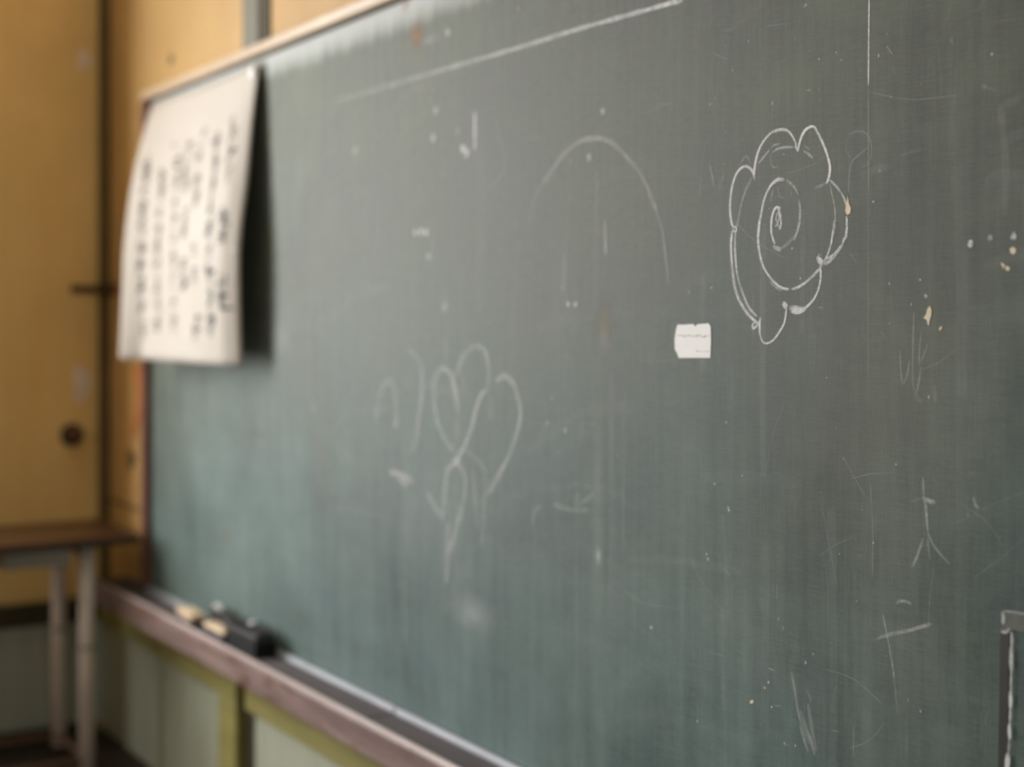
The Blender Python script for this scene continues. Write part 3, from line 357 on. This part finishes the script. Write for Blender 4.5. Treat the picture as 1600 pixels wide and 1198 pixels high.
# ---------------------------------------------------------------- blackboard
BX0, BX1, BZ0, BZ1 = .505, 4.75, .519, 1.8985
board = empty('blackboard', (BX0, 0, BZ0), 'long dusty green blackboard with faint chalk drawings on the tan wall', 'blackboard')
def on(parent, o):
    o.parent = parent; o.matrix_parent_inverse = Matrix.Translation(-Vector(parent.location)); return o
bm = bmesh.new()                                                    # front face finely held at y = 0
bx(bm, BX0, BX1, 0, WB, BZ0, BZ1)
on(board, obj('writing_surface', bm, MAT['board']))
on(board, obj('frame_shadow', box(BX0, BX1, -.0035, -.0002, BZ1 - .006, BZ1 - .0002), MAT['gap'], label='dark strip painted as the shadow line under the top frame'))  # dark strip paints in the shadow line below the frame
on(board, obj('top_frame', box(BX0 - .03, BX1 + .03, -.022, WB, BZ1, BZ1 + .024), MAT['frame'], bevel=.004, label='pale pinkish wooden top frame'))
on(board, obj('side_frame', box(BX0 - .03, BX0, -.022, WB, BZ0, BZ1), MAT['frame_side'], bevel=.003, label='dark reddish wooden side frame'))
on(board, obj('side_frame', box(BX1, BX1 + .03, -.022, WB, BZ0, BZ1), MAT['frame_side'], bevel=.003, label='dark reddish wooden side frame'))

def spline(pts, step=.006):
    out = []; n = len(pts)
    for i in range(n - 1):
        p0 = Vector(pts[max(i - 1, 0)]); p1 = Vector(pts[i]); p2 = Vector(pts[i + 1]); p3 = Vector(pts[min(i + 2, n - 1)])
        k = max(2, int((p2 - p1).length / step))
        for j in range(k):
            t = j / k
            out.append(.5 * ((2 * p1) + (-p0 + p2) * t + (2 * p0 - 5 * p1 + 4 * p2 - p3) * t * t + (-p0 + 3 * p1 - 3 * p2 + p3) * t ** 3))
    out.append(Vector(pts[-1])); return out
def ribbons(strokes, y0, rnd):
    """flat powdery strokes lying on the board; strokes = (width mm, thickness, points)"""
    bm = bmesh.new(); uv = bm.loops.layers.uv.new('UVMap'); th = bm.verts.layers.float.new('thick')
    for k, (wd, a, pts) in enumerate(strokes):
        P = spline(pts); y = y0 - .000012 * (k % 9); n = len(P); prev = None; L = 0
        ph = rnd.uniform(0, 50)
        for i, p in enumerate(P):
            d = (P[min(i + 1, n - 1)] - P[max(i - 1, 0)])
            if d.length < 1e-9: d = Vector((0, 1))
            d.normalize(); nr = Vector((-d.y, d.x))
            e = min(1, (min(i, n - 1 - i) + .6) / 2.0)
            hw = wd * 1.28 / 2000 * (0.9 + .35 * noise.noise(Vector((L * 30, ph, 0)))) * (.55 + .45 * e)
            a1 = bm.verts.new((p.x + nr.x * hw, y, p.y + nr.y * hw)); a2 = bm.verts.new((p.x - nr.x * hw, y, p.y - nr.y * hw))
            av = a if not isinstance(a, tuple) else a[0] + (a[1] - a[0]) * i / (n - 1)
            tv = av * (.9 + .45 * noise.noise(Vector((L * 22, ph, 5)))) * (.35 + .65 * e)
            a1[th] = a2[th] = max(0, tv)
            if prev:
                f = bm.faces.new((prev[0], a1, a2, prev[1])); L2 = L + .006
                for lp, c in zip(f.loops, ((L, 0), (L2, 0), (L2, 1), (L, 1))): lp[uv].uv = c
                L = L2
            prev = (a1, a2)
    return bm
rnd = random.Random(3)
CL = {'chalk_flower': 'large scalloped flower with a spiral centre in white chalk', 'chalk_ruled_line': 'long ruled chalk line near the top', 'chalk_vertical_line': 'thin sharp vertical chalk line at the top edge',
      'chalk_dash': 'short vertical chalk dash', 'chalk_arch': 'faint wide chalk arch', 'chalk_hearts': 'blurred looping chalk hearts', 'chalk_scribble': 'blurred small chalk scribble', 'chalk_stick_figure': 'faint forked stick figure in chalk',
      'chalk_zigzag': 'faint narrow chalk zigzag under the bare chip', 'chalk_cross': 'faint crossed chalk lines with a small arc', 'chalk_smear': 'streaky rubbed chalk smear', 'chalk_loop_doodle': 'very faint loops and ticks of chalk', 'chalk_specks': 'scattered chalk ticks'}
for i, (k, st) in enumerate(STROKES.items()):
    if k in ('chalk_stick_figure', 'chalk_loop_doodle', 'chalk_specks', 'chalk_scribble', 'chalk_smear', 'chalk_zigzag'):
        for j, s1 in enumerate(st):
            on(board, obj('chalk_scratch', ribbons([s1], -.00025 - .00001 * (j % 8), rnd), MAT['chalk']))
        continue
    on(board, obj(k, ribbons(st, -.00025, rnd), MAT['chalk'], label=CL[k]))
bm = bmesh.new(); uv = bm.loops.layers.uv.new('UVMap'); th = bm.verts.layers.float.new('thick')
def blob(bm, uv, th, X, z, rx, rz, a, y, seg=14, jitter=.3, rr=rnd):
    c = bm.verts.new((X, y, z)); c[th] = a
    ring = []
    for i in range(seg):
        t = 2 * math.pi * i / seg; k = 1 + rr.uniform(-jitter, jitter)
        v = bm.verts.new((X + rx * k * math.cos(t), y, z + rz * k * math.sin(t))); v[th] = a; ring.append(v)
    for i in range(seg):
        j = (i + 1) % seg; f = bm.faces.new((c, ring[j], ring[i]))
        for lp, u in zip(f.loops, ((0, .5), (0, 0), (0, 0)) if jitter else ((0, 0), (math.cos(2 * math.pi * j / seg), math.sin(2 * math.pi * j / seg)), (math.cos(2 * math.pi * i / seg), math.sin(2 * math.pi * i / seg)))): lp[uv].uv = u
for X, z, r, a in SPECKS: blob(bm, uv, th, X, z, r / 1000, r / 1000 * 1.1, min(1, a * 1.3), -.0004, 9)
for _ in range(230):                                                # fine dots of chalk everywhere
    X = rnd.uniform(1.0, 4.0); z = rnd.uniform(.6, 1.85); r = rnd.uniform(.0006, .0016)
    blob(bm, uv, th, X, z, r, r * rnd.uniform(.8, 2.2), rnd.uniform(.15, .6), -.0004, 7)
o = on(board, obj('chalk_dots', bm, MAT['chalk'], label='scattered white chalk dots')); o['kind'] = 'stuff'
for i, (X, z, rx, rz, a, t) in enumerate(PATCHES):
    bm = bmesh.new(); uv = bm.loops.layers.uv.new('UVMap'); th = bm.verts.layers.float.new('thick')
    blob(bm, uv, th, X, z, rx * 1.15, rz * 1.15, a, -.00003 - .000004 * i, 24, 0)
    for v in bm.verts: v.co.z = min(max(v.co.z, BZ0 + .003), BZ1 - .001); v.co.x = max(v.co.x, BX0 + .002)
    on(board, obj({'d': 'chalk_haze', 'w': 'chalk_smudge', 'b': 'chalk_haze', 't': 'stain', 'o': 'stain'}[t], bm, MAT['dust_' + t],
       label={'d': 'grey wiped chalk haze', 'w': 'white chalk smudge', 'b': 'bluish chalk haze', 't': 'tan stain', 'o': 'orange brown stain'}[t]))
scuffs = []
for _ in range(150):                                                # hair-thin scratches and wiper sweeps left by years of use
    X = rnd.uniform(2.0, 3.7); z = rnd.uniform(.58, 1.86); L = rnd.uniform(.01, .07); a = rnd.choice((rnd.gauss(1.45, .2), rnd.gauss(.1, .25), rnd.uniform(0, 3.1))); b = rnd.uniform(-.5, .5)
    scuffs.append((rnd.uniform(.7, 1.5), rnd.uniform(.04, .16), [(X, z), (X + L * math.cos(a), z + L * math.sin(a)), (X + L * math.cos(a) + L * math.cos(a + b), z + L * math.sin(a) + L * math.sin(a + b))]))
for _ in range(70):
    X = rnd.uniform(.6, 3.7); z = rnd.uniform(.6, 1.5); L = rnd.uniform(.05, .2)
    scuffs.append((rnd.uniform(5, 16), rnd.uniform(.015, .055), [(X, z), (X + rnd.uniform(-.004, .004), z + L), (X + rnd.uniform(-.008, .008), z + 2 * L)]))
for _ in range(26):
    X = rnd.uniform(1.6, 3.5); z = rnd.uniform(.65, 1.8); L = rnd.uniform(.06, .16); a = rnd.uniform(-.3, .5)
    scuffs.append((rnd.uniform(10, 22), rnd.uniform(.012, .035), [(X, z), (X + L, z + L * a), (X + 2 * L, z + L * a * 1.2)]))
o = on(board, obj('chalk_scuffs', ribbons(scuffs, -.0002, rnd), MAT['chalk'], label='countless hair-thin scratches and wiping streaks')); o['kind'] = 'stuff'
for p in CHIPS:
    on(board, obj('paint_chip', prism_xz(p, -.0005, -.0001), MAT['chip'], label='bare tan chip in the green paint'))

# torn white sticker and old tape on the board
stk = obj('paper_sticker', prism_xz(LABEL, -.0007, -.0002), MAT['patch'])
tag(stk, 'small torn white square of paper stuck on the blackboard left of the chalk flower', 'sticker')
crease = M('faded_sticker_print'); nz = crease.noise((60, 1, 200), 3, 4); crease.base(srgb(168, 158, 152)); crease.rough(.8, .1)
crease.l.new(crease.mr(nz, .42, .62, 0, .75), crease.p.inputs['Alpha'])
lx = [p[0] for p in LABEL]; lz = [p[1] for p in LABEL]; X0, X1, Z0, Z1 = min(lx), max(lx), min(lz), max(lz); Hh = Z1 - Z0
bm = bmesh.new()
for fz, h in ((.64, .022), (.21, .012)):
    n = 10; a = []
    for i in range(n + 1):
        x = X0 + .006 + (X1 - X0 - .009) * (i / n if fz > .5 else .55 + .45 * i / n); zz = Z0 + Hh * fz + .0009 * math.sin(i * 2.1)
        a.append((bm.verts.new((x, -.0008, zz - Hh * h)), bm.verts.new((x, -.0008, zz + Hh * h))))
    for p, q in zip(a, a[1:]): bm.faces.new((p[0], q[0], q[1], p[1]))
c = obj('crease', bm, crease.m, stk)
tp = empty('adhesive_tape', (TAPE['dark'][0][0], 0, .75), 'dark cracked tape with a flaking white edge at the lower right of the blackboard', 'tape')
on(tp, obj('tape_strip', prism_xz(TAPE['dark'], -.0012, -.0003), MAT['tape_dark']))
on(tp, obj('tape_strip', prism_xz(TAPE['top'], -.0018, -.0003), MAT['tape_grey'], label='grey crossing piece of tape'))
ed = spline(TAPE['edge'], .004); flakes = []; i = 0
while i < len(ed) - 4:
    k = rnd.randint(3, 7); seg = [(p.x + rnd.uniform(-.0006, .0006), p.y) for p in ed[i:i + k + 1:2]]
    if len(seg) > 1: flakes.append((rnd.uniform(3.0, 5.6), rnd.choice((.35, .6, .9, 1.2)), seg))
    i += k
on(tp, obj('flaking_edge', ribbons(flakes + [(2.2, .6, TAPE['edge']), (5.0, .5, TAPE['edge2']), (4.0, .5, TAPE['edge3']), (2.6, .45, TAPE['edge4'])], -.0024, rnd), MAT['chalk'], label='white flaking edge'))

# ---------------------------------------------------------------- chalk tray
TD = .0965; TX0 = .245; TX1 = 4.85; TZ = .5165
tray = empty('chalk_tray', (TX0, 0, TZ), 'long worn mauve-brown wooden chalk tray running below the blackboard', 'chalk tray')
JX = 1.996
on(tray, obj('shelf', box(TX0, JX - .002, -TD + .012, WB, TZ - .022, TZ - .008), MAT['ledge'], label='dusty grey tray bottom'))
on(tray, obj('shelf', box(JX + .002, TX1, -TD + .012, WB, TZ - .022, TZ - .009), MAT['ledge'], label='dusty grey tray bottom'))
on(tray, obj('back_strip', box(BX0 - .02, JX - .003, -.013, -.0002, TZ - .0085, TZ + .0015), MAT['strip'], bevel=.002, label='chalk-whitened strip along the foot of the board'))
on(tray, obj('back_strip', box(JX + .003, TX1, -.013, -.0002, TZ - .0095, TZ + .0015), MAT['strip'], bevel=.002, label='chalk-whitened strip along the foot of the board'))
on(tray, obj('front_lip', box(TX0, TX1, -TD - .008, -TD + .012, TZ - .064, TZ), MAT['tray'], bevel=.006))
on(tray, obj('worn_highlight', box(TX0 + .01, TX1, -TD - .0035, -TD + .0085, TZ - .004, TZ + .0012), MAT['nose'], bevel=.0016, label='pale rubbed upper edge with a painted highlight'))  # rubbed edge whose pale colour also paints in the lip's highlight

# ---------------------------------------------------------------- hanging sheet
XL, XR, ZT, ZB = .5519, 1.3212, 1.880, 1.168
def sheet(s, t):
    mid = .012 + .070 * (1 - (1 - min(1, t / .65)) ** 1.6)
    left = max(0, 1 - s / .17) * .044 * t ** .8                 # the left side bows out into the room
    right = -max(0, (s - .93) / .07) * .023 * min(1, t * 2.5)    # the right edge rolls back to the board
    wave = .004 * math.sin(s * 9 + 1) * t + .003 * math.sin(t * 7 + s * 3) * min(1, t * 3)
    off = mid + left + right + wave
    X = XL + (XR - XL) * s + .08 * t * max(0, 1 - s / .17)
    z = ZT + (ZB - ZT) * t + (.012 * (1 - s) * t * .2) - .012 * math.sin(math.pi * s) * (1 - t) ** 4 * .5
    return Vector((X, -off, z))
def snorm(s, t):
    e = .004; n = (sheet(s + e, t) - sheet(s - e, t)).cross(sheet(s, t + e) - sheet(s, t - e)).normalized()
    return n if n.y < 0 else -n
NS, NT = 48, 40
bm = bmesh.new(); g = [[bm.verts.new(sheet(i / NS, j / NT)) for j in range(NT + 1)] for i in range(NS + 1)]
for i in range(NS):
    for j in range(NT): bm.faces.new((g[i][j], g[i][j + 1], g[i + 1][j + 1], g[i + 1][j]))
paper = empty('hanging_paper', (XL, 0, ZT), 'large cream sheet with columns of black handwriting pinned at the left end of the blackboard', 'paper')
ps = on(paper, obj('paper_sheet', bm, MAT['paper'], smooth=True))
sm = ps.modifiers.new('thickness', 'SOLIDIFY'); sm.thickness = .0006; sm.offset = 0
# handwriting: short brush strokes following the sheet
rl = random.Random(11)
def hand(bm, s, t, size, wgt, k=None):
    for _ in range(k or rl.randint(5, 8)):
        horiz = rl.random() < .5; L = size * rl.uniform(.45, 1.0)
        c = Vector((rl.uniform(-.3, .3) * size, rl.uniform(-.35, .35) * size))
        a = rl.uniform(-.2, .25) if horiz else math.pi / 2 + rl.uniform(-.45, .3)
        d = Vector((math.cos(a), math.sin(a))) * L / 2; nn = Vector((-d.y, d.x)).normalized() * wgt * rl.uniform(.7, 1.3) / 2
        prev = None
        for q in range(5):
            f = q / 4 * 2 - 1; p = c + d * f + nn * 1.5 * (1 - f * f) * rl.uniform(-.5, .5); k2 = .6 + .4 * (1 - f * f)
            pr = []
            for sg in (1, -1):
                v = p + nn * sg * k2; ss = s + v.x / (XR - XL); tt = t - v.y / (ZT - ZB); ss = min(max(ss, .005), .995)
                pr.append(bm.verts.new(sheet(ss, tt) + snorm(ss, tt) * .0009))
            if prev: bm.faces.new((prev[0], pr[0], pr[1], prev[1]))
            prev = pr
for ci, (s0, t0, s1, t1, wgt) in enumerate(COLS):
    n = 9 if ci != 4 else 8
    for i in range(n):
        if ci in (3, 4, 6) and i in (3, 6): continue
        u = i / (n - 1); sz = .047 * (1.15 if i in (0, n - 1) else 1)
        bm = bmesh.new(); hand(bm, s0 + (s1 - s0) * u, t0 + (t1 - t0) * u, sz, .0060 * wgt * rl.choice((.6, .9, 1.1, 1.3)))
        on(paper, obj('written_character', bm, MAT['ink']))
for s, t in HEADS:
    bm = bmesh.new(); hand(bm, s, t, .026, .0042, 4)
    on(paper, obj('written_character', bm, MAT['ink']))
def pin(s, t, r, lab, mat):
    p = sheet(s, t); bm = bmesh.new()
    lathe(bm, (p.x, p.y - .0008, p.z), (0, -1, 0), [(r * .9, 0), (r, .001), (r, .003), (r * .82, .0055), (r * .4, .0068), (r * .1, .0072)])
    o = obj('round_magnet', bm, mat, smooth=True); tag(o, lab, 'magnet', None); return o
pin(.962, .028, .014, 'glossy white round magnet on the top right corner of the hanging sheet', MAT['magnet'])
pin(.05, .03, .007, 'dull cream round magnet at the top left corner of the hanging sheet', MAT['cream'])
p = sheet(.985, .62)
o = obj('round_magnet', lathe(bmesh.new(), (p.x - .004, p.y - .0008, p.z), (0, -1, 0), [(.005, 0), (.006, .001), (.006, .003), (.004, .005), (.001, .006)]), MAT['magnet'], smooth=True)  # white disc painted in for a glint on the sheet's edge
tag(o, 'small pale disc painted as a tape glint halfway down the right edge of the hanging sheet', 'magnet')

# ---------------------------------------------------------------- blackboard erasers on the tray
def eraser(loc, rz, L, Wd, body, felt, label, group, hb=.018, hf=.020, strap=True, glint_studs=()):
    e = empty('blackboard_eraser', loc, label, 'eraser', group, rz)
    bm = box(-L / 2, L / 2, -Wd / 2, Wd / 2, 0, hf); obj('felt_pad', bm, felt, e, bevel=.004)
    bm = box(-L / 2 + .002, L / 2 - .002, -Wd / 2 + .002, Wd / 2 - .002, hf, hf + hb)
    obj('grip', bm, body, e, bevel=.006)
    if strap:
        bm = bmesh.new(); n = 10; a = []
        for i in range(n + 1):
            u = i / n * 2 - 1; z = hf + hb + .010 * (1 - u ** 4); x = u * (L / 2 - .004)
            a.append([bm.verts.new((x, y, z + dz)) for y in (-Wd * .28, Wd * .28) for dz in (0, .0015)])
        for p, q in zip(a, a[1:]):
            for i0, i1 in ((0, 1), (1, 3), (3, 2), (2, 0)): bm.faces.new((p[i0], p[i1], q[i1], q[i0]))
        bm.faces.new([a[0][i] for i in (0, 2, 3, 1)]); bm.faces.new([a[-1][i] for i in (0, 1, 3, 2)])
        obj('strap', bm, MAT['strap'], e)
    for sx, sy, sz in glint_studs:  # added studs, coloured white to stand in for bright glints
        bm = lathe(bmesh.new(), (sx, sy, sz), (0, -.3, 1), [(.006, -.003), (.0085, .0), (.0083, .003), (.006, .006), (.0015, .0075)], 20)
        obj('stud', bm, MAT['magnet'], e, smooth=True, label='round white stud painted as a bright glint')
    return e
TS = TZ - .008
eraser((.985, -.058, TS), R(-4), .13, .044, MAT['cream'], MAT['felt_navy'], 'cream-topped eraser with dark felt at the far left of the erasers on the tray', None, .020, .014, False)
eraser((1.19, -.062, TS), R(-1), .14, .036, MAT['cream'], MAT['felt_navy'], 'cream-topped eraser with navy felt lying on the front edge of the tray', None, .014, .018, False)
eraser((1.14, -.0295, TS), R(0), .15, .027, MAT['black'], MAT['felt_black'], 'black eraser against the board, behind the cream erasers', None, .020, .028, True, ((-.045, .0, .058), (-.01, -.006, .058)))
eraser((1.335, -.044, TS), R(0), .20, .054, MAT['black'], MAT['felt_black'], 'big black eraser at the right end of the erasers on the tray', None, .022, .030, True, ((.02, .0, .0635),))

# ---------------------------------------------------------------- table in the corner
def table():
    H = .676; t = empty('table', (.35, -.45, 0), 'small brown-topped table with grey steel legs standing in the corner left of the blackboard', 'table')
    def part(name, bm, m, **k): return on(t, obj(name, bm, m, **k))
    part('tabletop', box(.155, .545, -1.05, -.045, H - .024, H), MAT['desk_top'], bevel=.004)
    part('drawer_box', box(.16, .50, -.405, -.225, H - .075, H - .024), MAT['metal_box'], bevel=.004)
    part('top_frame', box(.17, .51, -.20, -.165, H - .052, H - .024), MAT['metal_box'], bevel=.003)
    for x, y in ((.475, -.175), (.185, -.175), (.475, -.93), (.185, -.93)):
        bm = bmesh.new(); tube(bm, (x, y, .02), (x, y, H - .026), .021, 20)
        lg = part('leg', bm, MAT['leg'], smooth=False)
        for pz in lg.data.polygons: pz.use_smooth = len(pz.vertices) == 4
        bm = bmesh.new(); tube(bm, (x, y, .36), (x, y, .372), .023, 20)
        cl = obj('collar', bm, MAT['metal_box'], lg)
        bm = bmesh.new(); tube(bm, (x, y, 0), (x, y, .02), .024, 20)
        obj('foot_cap', bm, MAT['gap'], lg)
    for x in (.185, .475):
        bm = bmesh.new(); tube(bm, (x, -.175, .05), (x, -.93, .05), .011); part('stretcher', bm, MAT['foot'])
    for y in (-.175, -.93):
        bm = bmesh.new(); tube(bm, (.185, y, .05), (.475, y, .05), .011); part('foot_bar', bm, MAT['foot'])
table()

# ---------------------------------------------------------------- small things on the walls
bk = empty('corner_bracket', (.05, -.01, 1.37), 'dark rusty bracket in the corner left of the hanging sheet', 'bracket')
on(bk, obj('plate', box(.05, .13, WB - .006, WB - .0005, 1.355, 1.39), MAT['rust'], bevel=.002))
on(bk, obj('side_plate', box(0.0, .006, -.09, -.02, 1.36, 1.385), MAT['rust'], bevel=.002))
on(bk, obj('bolt', lathe(bmesh.new(), (.05, -.012, 1.372), (1, -1, 0), [(.016, -.012), (.018, .008), (.012, .02), (.003, .024)], 14), MAT['gap'], smooth=True))
hk = empty('wall_knob', (.0, -.09, .92), 'dark brown iron knob low on the side wall above the table', 'knob')
on(hk, obj('plate', lathe(bmesh.new(), (0, -.085, .92), (1, 0, 0), [(.036, 0), (.036, .004), (.030, .006)], 24), MAT['gap']))
on(hk, obj('knob', lathe(bmesh.new(), (.004, -.085, .92), (1, 0, 0), [(.018, 0), (.012, .01), (.024, .022), (.022, .034), (.006, .04)], 18), MAT['rust'], smooth=True))
def daub(name, cx_, cz, ry, rz, lab, wall='L', mat='filler', cat='patch'):
    bm = bmesh.new(); rr = random.Random(int(cz * 1000)); ring = []; n = 16
    for lay, k in ((0, 1), (.002, .8)):
        ring.append([])
        for i in range(n):
            t = 2 * math.pi * i / n; q = k * (1 + .22 * math.sin(3 * t + cz) + .1 * math.sin(7 * t))
            ring[-1].append(bm.verts.new((lay, cx_ + ry * q * math.cos(t), cz + rz * q * math.sin(t)) if wall == 'L' else (cx_ + ry * q * math.cos(t), WB - lay, cz + rz * q * math.sin(t))))
    for i in range(n):
        j = (i + 1) % n; bm.faces.new((ring[0][i], ring[0][j], ring[1][j], ring[1][i]))
    bm.faces.new(ring[1]); bm.faces.new(ring[0][::-1]); bmesh.ops.recalc_face_normals(bm, faces=bm.faces)
    return tag(obj(name, bm, MAT[mat]), lab, cat)
daub('filler_patch', -.045, 2.085, .022, .030, 'pale dab of filler high on the side wall by the corner')
daub('filler_patch', -.055, 1.08, .028, .055, 'pale long dab of filler on the side wall above the iron knob')
daub('stain_mark', .612, 1.999, .02, .016, 'small dark smudge on the tan wall above the left end of the blackboard', 'B', 'post', 'stain')
os_ = obj('sheet_shadow', prism_xz([(.30, 1.13), (.335, 1.15), (.37, 1.10), (.45, 1.18), (.47, 1.16), (.40, 1.06), (.29, .93), (.275, .94), (.33, 1.04)], WB - .006, WB - .0005), MAT['orange_shadow'])  # orange patch painted where the hanging sheet's corner casts its shadow
tag(os_, 'orange-brown strip painted on the wall as the shadow of the hanging sheet', 'painted shadow')
daub('stain_mark', .26, .86, .035, .03, 'small dark smudge on the tan wall between corner and blackboard', 'B', 'gap', 'stain')
